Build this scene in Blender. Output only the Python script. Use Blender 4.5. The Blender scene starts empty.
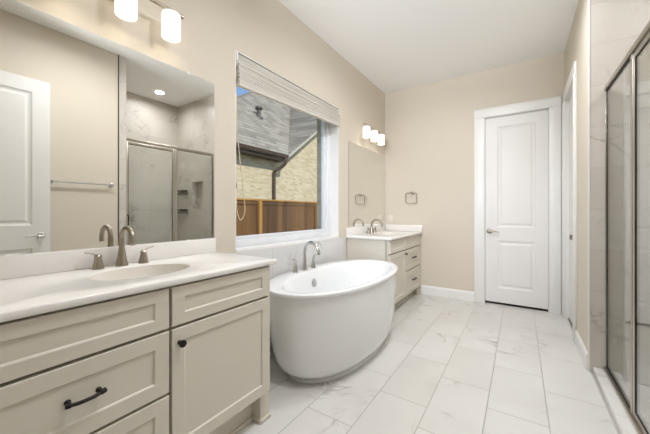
import bpy, bmesh, math, random
from mathutils import Vector, Matrix
PI = math.pi
S = bpy.context.scene
C = S.collection

# ------------------------------------------------------------------ camera, world, sun, lights, exposure
F_PX = 296.0
cam = bpy.data.cameras.new('camera')
cam.sensor_width = 36.0
cam.sensor_fit = 'HORIZONTAL'
cam.lens = 36.0 * F_PX / 650.0
cam.shift_y = -5.3 / 650.0
cam.clip_start = 0.02
camo = bpy.data.objects.new('camera', cam)
C.objects.link(camo)
camo.location = (0, 0, 1.2)
camo.rotation_euler = (PI / 2, 0, math.atan(195.0 / F_PX))
S.camera = camo

S.view_settings.view_transform = 'Standard'
S.view_settings.look = 'None'
S.view_settings.exposure = 0.78
S.view_settings.gamma = 1.0
S.view_settings.use_curve_mapping = False

wd = bpy.data.worlds.new('sky')
S.world = wd
wd.use_nodes = True
wn = wd.node_tree
bg = wn.nodes['Background']
sky = wn.nodes.new('ShaderNodeTexSky')
sky.sky_type = 'NISHITA'
sky.sun_disc = False
sky.sun_elevation = math.radians(52)
sky.sun_rotation = math.radians(60)
sky.altitude = 200
sky.dust_density = 0.4
sky.ozone_density = 2.5
wn.links.new(sky.outputs[0], bg.inputs[0])
bg.inputs[1].default_value = 0.125

sun = bpy.data.lights.new('sun', 'SUN')
sun.energy = 2.6
sun.color = (1.0, 0.95, 0.86)
sun.angle = math.radians(1.0)
suno = bpy.data.objects.new('sun', sun)
C.objects.link(suno)
suno.rotation_euler = Vector((-0.80, 0.22, -0.74)).to_track_quat('-Z', 'Y').to_euler()

# daylight through the window opening (portal: guides the sky light, gives none itself)
pl = bpy.data.lights.new('window_portal', 'AREA')
pl.shape = 'RECTANGLE'
pl.size, pl.size_y = 1.4, 1.45
pl.cycles.is_portal = True
plo = bpy.data.objects.new('window_portal', pl)
C.objects.link(plo)
plo.location = (-2.12, 2.2, 1.66)
plo.rotation_euler = Vector((1, 0, 0)).to_track_quat('-Z', 'Y').to_euler()

DOWNLIGHTS_AND_FILL = [(1.11, 2.41, 4.5), (-0.35, 1.15, 9.5), (-0.55, 2.45, 9.0), (-0.10, 2.70, 7.0)]  # first is the shower's own; the others are added fill, out of view
FILL_SPOTS = [(0.12, (-0.36, 3.0, 1.22), 270.0, 56), (-0.12, (-0.55, 5.0, -1.10), 165.0, 46)]   # added fill beams: side offset, aim, watts, cone
WARM = (0.93, 0.96, 1.03)
FILL_SPOT_COL = (0.91, 0.955, 1.05)
OPAL_STRENGTH = 0.6
BULB_STRENGTH = 11.0

# ------------------------------------------------------------------ materials
def srgb(r, g, b):
    def f(v):
        v /= 255.0
        return v / 12.92 if v <= 0.04045 else ((v + 0.055) / 1.055) ** 2.4
    return (f(r), f(g), f(b), 1.0)

def mat(name, col, rough=0.5, metal=0.0, spec=0.5, bump=0.0, bscale=60.0, var=0.0, coat=0.0):
    m = bpy.data.materials.new(name)
    m.use_nodes = True
    nt = m.node_tree
    p = nt.nodes['Principled BSDF']
    p.inputs['Base Color'].default_value = col
    p.inputs['Roughness'].default_value = rough
    p.inputs['Metallic'].default_value = metal
    p.inputs['Specular IOR Level'].default_value = spec
    p.inputs['Coat Weight'].default_value = coat
    geo = nt.nodes.new('ShaderNodeNewGeometry')
    nz = nt.nodes.new('ShaderNodeTexNoise')
    nz.inputs['Scale'].default_value = bscale
    nz.inputs['Detail'].default_value = 3
    nt.links.new(geo.outputs['Position'], nz.inputs['Vector'])
    if bump > 0:
        b = nt.nodes.new('ShaderNodeBump')
        b.inputs['Strength'].default_value = bump
        b.inputs['Distance'].default_value = 0.002
        nt.links.new(nz.outputs['Fac'], b.inputs['Height'])
        nt.links.new(b.outputs[0], p.inputs['Normal'])
    if var > 0:
        mx = nt.nodes.new('ShaderNodeMix')
        mx.data_type = 'RGBA'
        mx.inputs['A'].default_value = tuple(c * (1 - var) for c in col[:3]) + (1,)
        mx.inputs['B'].default_value = tuple(min(1, c * (1 + var)) for c in col[:3]) + (1,)
        nt.links.new(nz.outputs['Fac'], mx.inputs['Factor'])
        nt.links.new(mx.outputs['Result'], p.inputs['Base Color'])
    return m

class NT:
    """small shader-math helper"""
    def __init__(s, m):
        s.t = m.node_tree
    def math(s, op, a, b=None, c=None):
        n = s.t.nodes.new('ShaderNodeMath')
        n.operation = op
        for i, v in enumerate((a, b, c)):
            if v is None:
                continue
            if isinstance(v, (int, float)):
                n.inputs[i].default_value = v
            else:
                s.t.links.new(v, n.inputs[i])
        return n.outputs[0]
    def pos(s):
        g = s.t.nodes.new('ShaderNodeNewGeometry')
        x = s.t.nodes.new('ShaderNodeSeparateXYZ')
        s.t.links.new(g.outputs['Position'], x.inputs[0])
        return g.outputs['Position'], x.outputs
    def comb(s, a, b, c=0.0):
        n = s.t.nodes.new('ShaderNodeCombineXYZ')
        for i, v in enumerate((a, b, c)):
            if isinstance(v, (int, float)):
                n.inputs[i].default_value = v
            else:
                s.t.links.new(v, n.inputs[i])
        return n.outputs[0]
    def noise(s, vec, scale, detail=3, dist=0.0, rough=0.5):
        n = s.t.nodes.new('ShaderNodeTexNoise')
        n.inputs['Scale'].default_value = scale
        n.inputs['Detail'].default_value = detail
        n.inputs['Distortion'].default_value = dist
        n.inputs['Roughness'].default_value = rough
        s.t.links.new(vec, n.inputs['Vector'])
        return n.outputs['Fac']
    def white(s, vec):
        n = s.t.nodes.new('ShaderNodeTexWhiteNoise')
        n.noise_dimensions = '3D'
        s.t.links.new(vec, n.inputs['Vector'])
        return n.outputs
    def vmath(s, op, a, b):
        n = s.t.nodes.new('ShaderNodeVectorMath')
        n.operation = op
        for i, v in enumerate((a, b)):
            if isinstance(v, tuple):
                n.inputs[i].default_value = v
            else:
                s.t.links.new(v, n.inputs[i])
        return n.outputs[0]
    def ramp(s, v, lo, hi, a=0.0, b=1.0):
        n = s.t.nodes.new('ShaderNodeMapRange')
        n.interpolation_type = 'SMOOTHSTEP'
        for k, x in (('From Min', lo), ('From Max', hi), ('To Min', a), ('To Max', b)):
            n.inputs[k].default_value = x
        s.t.links.new(v, n.inputs['Value'])
        return n.outputs['Result']
    def mix(s, fac, a, b):
        n = s.t.nodes.new('ShaderNodeMix')
        n.data_type = 'RGBA'
        for k, v in (('Factor', fac), ('A', a), ('B', b)):
            if isinstance(v, (int, float)) or isinstance(v, tuple):
                n.inputs[k].default_value = v
            else:
                s.t.links.new(v, n.inputs[k])
        return n.outputs['Result']

def marble(name, ua, va, w, h, u0, v0, step, base, tint, vein, grout, gw=0.004, rough=0.25, vamt=0.75, vscale=1.6):
    m = mat(name, base, rough)
    nt = NT(m)
    P, xyz = nt.pos()
    U, V = xyz[ua], xyz[va]
    cu = nt.math('DIVIDE', nt.math('SUBTRACT', U, u0), w)
    col = nt.math('FLOOR', cu)
    cv = nt.math('DIVIDE', nt.math('ADD', nt.math('SUBTRACT', V, v0), nt.math('MULTIPLY', col, step)), h)
    row = nt.math('FLOOR', cv)
    fu, fv = nt.math('FRACT', cu), nt.math('FRACT', cv)
    du = nt.math('MULTIPLY', nt.math('MINIMUM', fu, nt.math('SUBTRACT', 1.0, fu)), w)
    dv = nt.math('MULTIPLY', nt.math('MINIMUM', fv, nt.math('SUBTRACT', 1.0, fv)), h)
    d = nt.math('MINIMUM', du, dv)
    g = nt.ramp(d, gw * 0.35, gw * 0.75, 1.0, 0.0)
    wh = nt.white(nt.comb(col, row, 3.0))
    off = nt.vmath('MULTIPLY', wh['Color'], (17.0, 23.0, 11.0))
    Q = nt.vmath('ADD', P, off)
    n1 = nt.noise(Q, vscale, 5, 1.3, 0.55)
    v1 = nt.ramp(nt.math('ABSOLUTE', nt.math('SUBTRACT', n1, 0.5)), 0.0, 0.022, 1.0, 0.0)
    msk = nt.ramp(nt.noise(Q, 2.6, 2), 0.50, 0.68)
    n2 = nt.noise(Q, vscale * 2.1, 4, 0.8, 0.5)
    v2 = nt.ramp(nt.math('ABSOLUTE', nt.math('SUBTRACT', n2, 0.47)), 0.0, 0.05, 0.35, 0.0)
    vv = nt.math('MULTIPLY', nt.math('MAXIMUM', nt.math('MULTIPLY', v1, msk), nt.math('MULTIPLY', v2, msk)), vamt)
    cl = nt.ramp(nt.noise(Q, 1.2, 3), 0.35, 0.7)
    c0 = nt.mix(nt.math('MULTIPLY', cl, 0.8), base, tint)
    c1 = nt.mix(vv, c0, vein)
    c2 = nt.mix(g, c1, grout)
    p = m.node_tree.nodes['Principled BSDF']
    m.node_tree.links.new(c2, p.inputs['Base Color'])
    b = m.node_tree.nodes.new('ShaderNodeBump')
    b.inputs['Strength'].default_value = 0.4
    b.inputs['Distance'].default_value = 0.001
    m.node_tree.links.new(nt.math('SUBTRACT', 1.0, g), b.inputs['Height'])
    m.node_tree.links.new(b.outputs[0], p.inputs['Normal'])
    m.node_tree.links.new(nt.ramp(g, 0, 1, rough, 0.8), p.inputs['Roughness'])
    return m

WALL = mat('beige_wall_paint', srgb(216, 206, 189), 0.75, spec=0.25, bump=0.05, bscale=220)
CEIL = mat('white_ceiling_paint', srgb(247, 245, 241), 0.85, spec=0.2, bump=0.04, bscale=220)
TRIM = mat('white_trim_paint', srgb(238, 236, 231), 0.35, var=0.01, bscale=4)
DOORM = mat('white_door_paint', srgb(233, 230, 225), 0.4, var=0.01, bscale=3)
CAB = mat('greige_cabinet_paint', srgb(212, 205, 189), 0.42, var=0.012, bscale=5)
CABIN = mat('cabinet_interior_shadow_board', srgb(120, 108, 90), 0.7, var=0.03, bscale=8)
QUARTZ = mat('white_cultured_marble_top', srgb(237, 233, 227), 0.18, var=0.015, bscale=3)
BASIN = mat('white_glazed_basin', srgb(224, 218, 207), 0.12, var=0.01, bscale=3)
ACRYL = mat('white_acrylic', srgb(238, 238, 236), 0.12, var=0.004, bscale=2, coat=0.3)
NICKEL = mat('brushed_nickel', srgb(172, 164, 150), 0.28, 1.0, bump=0.02, bscale=400)
CHROME = mat('polished_chrome', srgb(205, 205, 203), 0.14, 1.0, var=0.01, bscale=6)
FRAMEM = mat('satin_nickel_frame', srgb(186, 179, 168), 0.30, 1.0, var=0.02, bscale=20)
BLACK = mat('black_bronze_metal', srgb(34, 30, 28), 0.4, 0.6, var=0.05, bscale=60)
GASKET = mat('black_rubber_gasket', srgb(24, 22, 21), 0.6, var=0.05, bscale=60)
VINYL = mat('white_window_vinyl', srgb(232, 233, 234), 0.35, var=0.005, bscale=5)
BLINDM = mat('white_blind_slat', srgb(240, 236, 228), 0.45, var=0.01, bscale=6)
def translucent(m, fac, col):
    t = m.node_tree
    tl = t.nodes.new('ShaderNodeBsdfTranslucent')
    tl.inputs[0].default_value = col
    mx = t.nodes.new('ShaderNodeMixShader')
    mx.inputs[0].default_value = fac
    t.links.new(t.nodes['Principled BSDF'].outputs[0], mx.inputs[1])
    t.links.new(tl.outputs[0], mx.inputs[2])
    t.links.new(mx.outputs[0], t.nodes['Material Output'].inputs[0])
translucent(BLINDM, 0.5, srgb(246, 242, 232))
CORDM = mat('beige_cord', srgb(214, 200, 172), 0.8, var=0.03, bscale=200)
PLASTIC = mat('clear_white_plastic', srgb(232, 232, 230), 0.25, var=0.01, bscale=30)
PLATE = mat('white_switch_plastic', srgb(224, 215, 200), 0.35, var=0.005, bscale=20)

MIRROR = mat('silvered_mirror', srgb(238, 238, 234), 0.0, 1.0)
MIRROR_EDGE = mat('polished_mirror_edge', srgb(140, 142, 136), 0.2, 0.6, var=0.02, bscale=20)

FLOOR = marble('marble_floor_tile', 0, 1, 0.3067, 0.6, -0.17, 0.26, 0.2,
               srgb(220, 217, 211), srgb(211, 207, 200), srgb(156, 150, 142), srgb(176, 171, 163), 0.0055, 0.22, 0.6)
TILE_XZ = marble('marble_wall_tile_far', 0, 2, 0.61, 0.305, 0.43, 0.0, 0.0,
               srgb(206, 199, 188), srgb(196, 188, 176), srgb(142, 134, 122), srgb(182, 175, 164), 0.003, 0.35, 0.7)
TILE_SHOWER = marble('marble_wall_tile_shower', 1, 2, 0.61, 0.305, 1.25, 0.0, 0.0,
               srgb(208, 201, 190), srgb(198, 190, 178), srgb(144, 136, 124), srgb(184, 176, 165), 0.003, 0.42, 0.7)
TILE_YZ = marble('marble_wall_tile_side', 1, 2, 0.61, 0.305, 1.25, 0.29, 0.0,
               srgb(224, 222, 218), srgb(212, 210, 206), srgb(158, 154, 147), srgb(196, 193, 187), 0.0035, 0.42, 0.55)
CURBM = marble('marble_curb_tile', 1, 0, 0.61, 0.5, 1.10, 0.30, 0.0,
               srgb(230, 227, 221), srgb(222, 218, 211), srgb(170, 163, 153), srgb(190, 184, 174), 0.004, 0.22, 0.5)

def glass(name, tint, ior):
    m = bpy.data.materials.new(name)
    m.use_nodes = True
    t = m.node_tree
    t.nodes.remove(t.nodes['Principled BSDF'])
    tr = t.nodes.new('ShaderNodeBsdfTransparent')
    tr.inputs[0].default_value = tint
    gl = t.nodes.new('ShaderNodeBsdfGlossy')
    gl.inputs['Roughness'].default_value = 0.0
    fr = t.nodes.new('ShaderNodeFresnel')
    ge = t.nodes.new('ShaderNodeNewGeometry')     # same reflectance on both faces of the sheet
    mr = t.nodes.new('ShaderNodeMapRange')
    mr.inputs['To Min'].default_value = ior
    mr.inputs['To Max'].default_value = 1.0 / ior
    t.links.new(ge.outputs['Backfacing'], mr.inputs['Value'])
    t.links.new(mr.outputs['Result'], fr.inputs[0])
    mx = t.nodes.new('ShaderNodeMixShader')
    t.links.new(fr.outputs[0], mx.inputs[0])
    t.links.new(tr.outputs[0], mx.inputs[1])
    t.links.new(gl.outputs[0], mx.inputs[2])
    t.links.new(mx.outputs[0], t.nodes['Material Output'].inputs[0])
    return m
SHOWER_GLASS = glass('clear_shower_glass', (0.95, 0.96, 0.95, 1), 1.5)
WINDOW_GLASS = glass('clear_window_glass', (0.97, 0.98, 0.98, 1), 1.3)

def emit(name, col, strength, base=(0.8, 0.78, 0.74, 1)):
    m = mat(name, base, 0.3)
    p = m.node_tree.nodes['Principled BSDF']
    p.inputs['Emission Color'].default_value = tuple(col) + (1,)
    p.inputs['Emission Strength'].default_value = strength
    return m
OPAL = emit('lit_opal_glass', (1.0, 0.93, 0.82), OPAL_STRENGTH)
BULB = emit('lit_bulb', (1.0, 0.93, 0.82), BULB_STRENGTH)
LED = emit('lit_downlight_lens', (1.0, 0.94, 0.85), 9.0)

# exterior
def brick_material():
    m = mat('cream_brick', srgb(222, 203, 160), 0.85, spec=0.2)
    nt = NT(m)
    P, xyz = nt.pos()
    br = m.node_tree.nodes.new('ShaderNodeTexBrick')
    uv = nt.comb(nt.math('ADD', xyz[1], xyz[0]), xyz[2], 0.0)
    m.node_tree.links.new(uv, br.inputs['Vector'])
    br.inputs['Color1'].default_value = srgb(200, 187, 158)
    br.inputs['Color2'].default_value = srgb(172, 157, 126)
    br.inputs['Mortar'].default_value = srgb(186, 175, 150)
    br.inputs['Scale'].default_value = 1.0
    br.inputs['Mortar Size'].default_value = 0.008
    br.inputs['Brick Width'].default_value = 0.22
    br.inputs['Row Height'].default_value = 0.075
    m.node_tree.links.new(br.outputs['Color'], m.node_tree.nodes['Principled BSDF'].inputs['Base Color'])
    return m
BRICK = brick_material()

def shingle_material():
    m = mat('grey_asphalt_shingle', srgb(120, 118, 112), 0.9, spec=0.15)
    nt = NT(m)
    P, xyz = nt.pos()
    v = nt.math('DIVIDE', xyz[2], 0.15)
    row = nt.math('FLOOR', v)
    u = nt.math('ADD', nt.math('DIVIDE', nt.math('ADD', xyz[1], nt.math('MULTIPLY', xyz[0], 0.35)), 0.34), nt.math('MULTIPLY', row, 0.37))
    col = nt.math('FLOOR', u)
    wv = nt.white(nt.comb(col, row, 1.0))['Value']
    c = nt.mix(wv, srgb(122, 117, 106), srgb(156, 150, 138))
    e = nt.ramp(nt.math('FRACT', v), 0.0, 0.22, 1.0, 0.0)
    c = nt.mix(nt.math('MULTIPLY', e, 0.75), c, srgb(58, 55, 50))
    m.node_tree.links.new(c, m.node_tree.nodes['Principled BSDF'].inputs['Base Color'])
    return m
SHINGLE = shingle_material()

def wood_material(name, c1, c2):
    m = mat(name, c1, 0.75, spec=0.2)
    nt = NT(m)
    P, xyz = nt.pos()
    col = nt.math('FLOOR', nt.math('DIVIDE', xyz[1], 0.19))
    wv = nt.white(nt.comb(col, 2.0, 1.0))['Value']
    st = nt.vmath('MULTIPLY', P, (6.0, 14.0, 0.9))
    g = nt.noise(st, 1.6, 4, 0.6)
    c = nt.mix(nt.ramp(nt.math('ADD', nt.math('MULTIPLY', g, 0.7), nt.math('MULTIPLY', wv, 0.5)), 0.3, 0.8), c1, c2)
    m.node_tree.links.new(c, m.node_tree.nodes['Principled BSDF'].inputs['Base Color'])
    return m
CEDAR = wood_material('stained_cedar_boards', srgb(76, 54, 32), srgb(112, 80, 46))
CEDAR_POST = wood_material('yellow_cedar_post', srgb(150, 108, 52), srgb(172, 128, 66))
BRONZE = mat('dark_bronze_gutter', srgb(74, 58, 44), 0.8, var=0.04, bscale=8)
PALE = mat('pale_soffit_paint', srgb(176, 172, 158), 0.7, var=0.02, bscale=6)
GRASS = mat('dry_lawn', srgb(112, 120, 66), 0.95, spec=0.1, var=0.25, bscale=14)

# ------------------------------------------------------------------ mesh builder
class MB:
    def __init__(s):
        s.bm = bmesh.new()
    def box(s, x0, x1, y0, y1, z0, z1, bev=0.0, seg=2, rot=None):
        b = bmesh.new()
        bmesh.ops.create_cube(b, size=1.0)
        sx, sy, sz = abs(x1 - x0), abs(y1 - y0), abs(z1 - z0)
        for v in b.verts:
            v.co = Vector((v.co.x * sx, v.co.y * sy, v.co.z * sz))
        if bev > 0:
            bmesh.ops.bevel(b, geom=b.edges[:], offset=min(bev, 0.45 * min(sx, sy, sz)), segments=seg, affect='EDGES', profile=0.5)
        c = Vector(((x0 + x1) / 2, (y0 + y1) / 2, (z0 + z1) / 2))
        M = Matrix.Translation(c)
        if rot:
            M = M @ rot.to_4x4()
        b.transform(M)
        s._add(b)
        return s
    def _add(s, b):
        me = bpy.data.meshes.new('tmp')
        b.to_mesh(me)
        b.free()
        s.bm.from_mesh(me)
        bpy.data.meshes.remove(me)
    def raw(s, verts, faces):
        vs = [s.bm.verts.new(v) for v in verts]
        for f in faces:
            s.bm.faces.new([vs[i] for i in f])
        return s
    def prism(s, poly, d):
        """closed polygon (3-D points) extruded by vector d"""
        n = len(poly)
        d = Vector(d)
        vs = [Vector(p) for p in poly] + [Vector(p) + d for p in poly]
        fs = [list(range(n))[::-1], list(range(n, 2 * n))]
        for i in range(n):
            j = (i + 1) % n
            fs.append([i, j, n + j, n + i])
        return s.raw(vs, fs)
    def lathe(s, prof, c, axis=(0, 0, 1), n=32, sx=1.0, sy=1.0, caps=True):
        """prof: (radius, height) list along the axis from point c"""
        q = Vector((0, 0, 1)).rotation_difference(Vector(axis).normalized())
        c = Vector(c)
        rings = []
        for r, h in prof:
            rings.append([s.bm.verts.new(c + q @ Vector((r * sx * math.cos(2 * PI * k / n), r * sy * math.sin(2 * PI * k / n), h))) for k in range(n)])
        for a, b in zip(rings, rings[1:]):
            for k in range(n):
                s.bm.faces.new([a[k], a[(k + 1) % n], b[(k + 1) % n], b[k]])
        if caps:
            s.bm.faces.new(rings[0][::-1])
            s.bm.faces.new(rings[-1])
        return s
    def tube(s, pts, r, n=12, closed=False, flat=1.0, up=(0, 0, 1)):
        pts = [Vector(p) for p in pts]
        rr = r if isinstance(r, (list, tuple)) else [r] * len(pts)
        m = len(pts)
        rings = []
        prev = None
        for i, p in enumerate(pts):
            if closed:
                t = (pts[(i + 1) % m] - pts[i - 1]).normalized()
            else:
                t = (pts[min(i + 1, m - 1)] - pts[max(i - 1, 0)]).normalized()
            if prev is None:
                u = Vector(up)
                if abs(u.dot(t)) > 0.95:
                    u = Vector((1, 0, 0)) if abs(t.x) < 0.9 else Vector((0, 1, 0))
                a = (u - t * u.dot(t)).normalized()
            else:
                a = (prev - t * prev.dot(t)).normalized()
            prev = a
            b = t.cross(a)
            rings.append([s.bm.verts.new(p + (a * math.cos(2 * PI * k / n) * flat + b * math.sin(2 * PI * k / n)) * rr[i]) for k in range(n)])
        R = list(zip(rings, rings[1:]))
        if closed:
            R.append((rings[-1], rings[0]))
        for x, y in R:
            for k in range(n):
                s.bm.faces.new([x[k], x[(k + 1) % n], y[(k + 1) % n], y[k]])
        if not closed:
            s.bm.faces.new(rings[0][::-1])
            s.bm.faces.new(rings[-1])
        return s
    def build(s, name, m, parent=None, smooth=True, angle=35, **props):
        bmesh.ops.recalc_face_normals(s.bm, faces=s.bm.faces[:])
        me = bpy.data.meshes.new(name)
        off = Vector((0, 0, 0))
        if parent is not None:
            q = parent
            while q is not None:
                off += q.location
                q = q.parent
        if off.length > 0:
            bmesh.ops.translate(s.bm, vec=-off, verts=s.bm.verts[:])
        s.bm.to_mesh(me)
        s.bm.free()
        for mm in (m if isinstance(m, (list, tuple)) else [m]):
            me.materials.append(mm)
        if smooth:
            for p in me.polygons:
                p.use_smooth = True
            try:
                me.set_sharp_from_angle(angle=math.radians(angle))
            except Exception:
                pass
        o = bpy.data.objects.new(name, me)
        C.objects.link(o)
        if parent is not None:
            o.parent = parent
        for k, v in props.items():
            o[k] = v
        return o

def thing(name, label, cat, loc=(0, 0, 0), group=None):
    o = bpy.data.objects.new(name, None)
    o.empty_display_size = 0.05
    C.objects.link(o)
    o.location = loc
    o['label'] = label
    o['category'] = cat
    if group:
        o['group'] = group
    return o

def tag(o, label, cat, group=None):
    o['label'] = label
    o['category'] = cat
    if group:
        o['group'] = group
    return o

def struct(name, mb, m, parent=None, label=None, cat=None, **k):
    o = mb.build(name, m, parent, **k)
    if parent is None:
        o['kind'] = 'structure'
        if label:
            o['label'] = label
        if cat:
            o['category'] = cat
    return o

def struct_root(name, loc, label, cat):
    o = thing(name, label, cat, loc)
    o['kind'] = 'structure'
    return o

def smooth_path(pts, n=8):
    """Catmull-Rom through pts"""
    P = [Vector(p) for p in pts]
    P = [P[0] * 2 - P[1]] + P + [P[-1] * 2 - P[-2]]
    out = []
    for i in range(1, len(P) - 2):
        for k in range(n):
            t = k / n
            a, b, c, d = P[i - 1], P[i], P[i + 1], P[i + 2]
            out.append(0.5 * ((2 * b) + (c - a) * t + (2 * a - 5 * b + 4 * c - d) * t * t + (3 * b - a - 3 * c + d) * t ** 3))
    out.append(P[-2])
    return out

# ------------------------------------------------------------------ room measures
XW = -1.77          # window wall
XR = 0.43           # right wall
YF = 4.40           # far wall
YB = -0.80          # back wall
ZC = 3.05           # ceiling
WY0, WY1, WZ0, WZ1 = 1.475, 2.975, 0.915, 2.408   # window opening
SX1 = 1.53          # shower back wall
SY0, SY1 = 1.66, 2.95   # shower opening
TH = 0.16

# floor / ceiling
struct('floor', MB().box(XW - 0.02, XR + 0.02, YB - 0.02, YF + 0.12, -0.12, 0.0), FLOOR, smooth=False, label='white marble tile floor of the bathroom', cat='floor')
struct('ceiling', MB().box(XW - 0.22, SX1 + 0.2, YB - 0.2, YF + 0.2, ZC, ZC + 0.12), CEIL, smooth=False, label='smooth white ceiling over bathroom and shower', cat='ceiling')
# window wall with its opening
w = MB()
x0, x1 = XW - 0.15, XW
w.box(x0, x1, YB - 0.1, WY0, -0.1, ZC)
w.box(x0, x1, WY1, YF + 0.1, -0.1, ZC)
w.box(x0, x1, WY0, WY1, -0.1, WZ0 - 0.03)
w.box(x0, x1, WY0, WY1, WZ1, ZC)
struct('wall_window', w, WALL, smooth=False, label='beige wall holding the window and both mirrors', cat='wall')
# exterior brick skin around the window
w = MB()
xa, xb = XW - 0.30, XW - 0.155
w.box(xa, xb, YB - 0.1, WY0 - 0.02, -0.4, ZC)
w.box(xa, xb, 2.962, YF + 0.1, -0.4, ZC)
w.box(xa, xb, WY0 - 0.02, 2.962, -0.4, WZ0 - 0.02)
w.box(xa, xb, WY0 - 0.02, 2.962, WZ1 + 0.03, ZC)
struct('wall_outside_brick', w, BRICK, smooth=False, label='cream brick outer skin around the window opening', cat='wall')
# far wall with door opening
DX0, DX1, DZ = -0.395, 0.290, 2.438
w = MB()
w.box(XW - 0.1, DX0, YF, YF + 0.12, -0.1, ZC)
w.box(DX1, XR + 0.12, YF, YF + 0.12, -0.1, ZC)
w.box(DX0, DX1, YF, YF + 0.12, DZ, ZC)
w.box(DX0 - 0.05, DX1 + 0.05, YF + 0.121, YF + 0.2, -0.1, DZ + 0.05)
struct('wall_far', w, WALL, smooth=False, label='beige far wall with the white panel door', cat='wall')
# right wall beyond the shower with its door opening
EY0, EY1 = 3.61, 4.28
w = MB()
w.box(XR, XR + 0.11, SY1 + 0.004, EY0, -0.1, ZC)
w.box(XR, XR + 0.11, EY1, YF, -0.1, ZC)
w.box(XR, XR + 0.11, EY0, EY1, 2.46, ZC)
w.box(XR + 0.111, XR + 0.2, EY0 - 0.05, EY1 + 0.05, -0.1, 2.5)
struct('wall_right_far', w, WALL, smooth=False, label='beige wall between the shower and the far corner', cat='wall')
# right wall beside the camera
w = MB()
w.box(XR, XR + 0.11, YB - 0.1, -0.68, -0.1, ZC)
w.box(XR, XR + 0.11, 0.14, SY0 - 0.08, -0.1, ZC)
w.box(XR, XR + 0.11, -0.68, 0.14, 2.46, ZC)
struct('wall_right_near', w, WALL, smooth=False, label='beige wall with towel bar, seen in the large mirror', cat='wall')
# passage behind the open door, so the room stays closed
w = MB()
w.box(XR + 0.11, XR + 1.1, -0.80, -0.70, -0.1, ZC)
w.box(XR + 0.11, XR + 1.1, 0.16, 0.26, -0.1, ZC)
w.box(XR + 1.1, XR + 1.2, -0.80, 0.26, -0.1, ZC)
struct('wall_passage', w, WALL, smooth=False, label='beige walls of the passage behind the open door', cat='wall')
struct('floor_passage', MB().box(XR + 0.02, XR + 1.1, -0.70, 0.16, -0.1, 0.0), FLOOR, smooth=False, label='tile floor of the passage behind the open door', cat='floor')
struct('wall_back', MB().box(XW - 0.1, XR, YB - 0.12, YB, -0.1, ZC), WALL, smooth=False, label='beige wall behind the near vanity end', cat='wall')

# shower shell
w = MB()
w.box(XR + 0.11, SX1 + 0.12, SY1 + 0.012, SY1 + 0.13, -0.1, 1.25)
w.box(XR + 0.11, SX1 + 0.12, SY1 + 0.012, SY1 + 0.13, 1.70, ZC)
w.box(XR + 0.11, 0.80, SY1 + 0.012, SY1 + 0.13, 1.25, 1.70)
w.box(1.10, SX1 + 0.12, SY1 + 0.012, SY1 + 0.13, 1.25, 1.70)
w.box(0.80, 1.10, SY1 + 0.10, SY1 + 0.13, 1.25, 1.70)
w.box(XR + 0.001, XR + 0.11, SY1 - 0.008, SY1 + 0.003, 0.0, ZC)
w.box(XR + 0.11, 0.80, SY1 - 0.008, SY1 + 0.012, 0.0, ZC)
w.box(1.10, SX1, SY1 - 0.008, SY1 + 0.012, 0.0, ZC)
w.box(0.80, 1.10, SY1 - 0.008, SY1 + 0.012, 0.0, 1.25)
w.box(0.80, 1.10, SY1 - 0.008, SY1 + 0.012, 1.70, ZC)
struct('wall_shower_far', w, TILE_XZ, smooth=False, label='marble tiled shower end wall with a recessed niche', cat='wall')
w = MB()
w.box(SX1, SX1 + 0.12, SY0 - 0.2, SY1 + 0.13, -0.1, ZC)
struct('wall_shower_back', w, TILE_SHOWER, smooth=False, label='marble tiled long wall at the back of the shower', cat='wall')
w = MB()
w.box(XR, SX1, SY0 - 0.08, SY0, -0.1, ZC)
struct('wall_shower_near', w, TILE_SHOWER, smooth=False, label='marble tiled shower wall end beside the towel bar', cat='wall')
struct('trim_1', MB().box(XR - 0.006, XR + 0.004, SY0 - 0.089, SY0 - 0.079, 0.0, ZC), mat('dark_tile_edge', srgb(92, 88, 80), 0.35, 0.9, var=0.03, bscale=20), label='narrow dark strip where tile meets beige paint', cat='trim')  # narrow dark line along the tile edge
struct('trim_2', MB().box(XR - 0.002, XR + 0.006, SY1 - 0.011, SY1 - 0.001, 0.0, ZC), TRIM, label='thin white edge strip at the tiled shower corner', cat='trim')
struct('floor_shower', MB().box(0.60, SX1, SY0, SY1 - 0.008, -0.1, -0.01), FLOOR, smooth=False, label='marble tile floor inside the shower', cat='floor')
struct('trim_curb', MB().box(0.452, 0.60, SY0, SY1 - 0.009, -0.08, 0.045, 0.004), CURBM, label='low marble curb under the shower glass', cat='curb')

# tile apron behind the tub, under the window
w = MB()
w.box(XW + 0.0005, XW + 0.010, 1.262, 3.135, 0.0, WZ0 - 0.022)
struct('wall_tub_tile', w, TILE_YZ, smooth=False, label='pale marble tile band behind the tub below the window', cat='wall')

# baseboards
def baseboard(name, a, b, side, label):
    """profiled board along an axis-aligned run; side = outward normal"""
    t, h = 0.014, 0.13
    prof = [(0, 0), (t, 0), (t, h - 0.022), (t * 0.55, h - 0.008), (t * 0.45, h), (0, h)]
    A, B, n = Vector(a), Vector(b), Vector(side)
    poly = [A + n * p + Vector((0, 0, q)) for p, q in prof]
    return struct(name, MB().prism(poly, B - A), TRIM, smooth=False, label=label, cat='baseboard')
baseboard('baseboard_far_left', (-1.205, YF, 0), (-0.506, YF, 0), (0, -1, 0), 'white baseboard between far vanity and panel door')
baseboard('baseboard_right_far', (XR, 2.956, 0), (XR, 3.488, 0), (-1, 0, 0), 'white baseboard beside the shower corner')
baseboard('baseboard_right_near', (XR, 0.245, 0), (XR, 1.565, 0), (-1, 0, 0), 'white baseboard under the towel bar wall')

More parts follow.
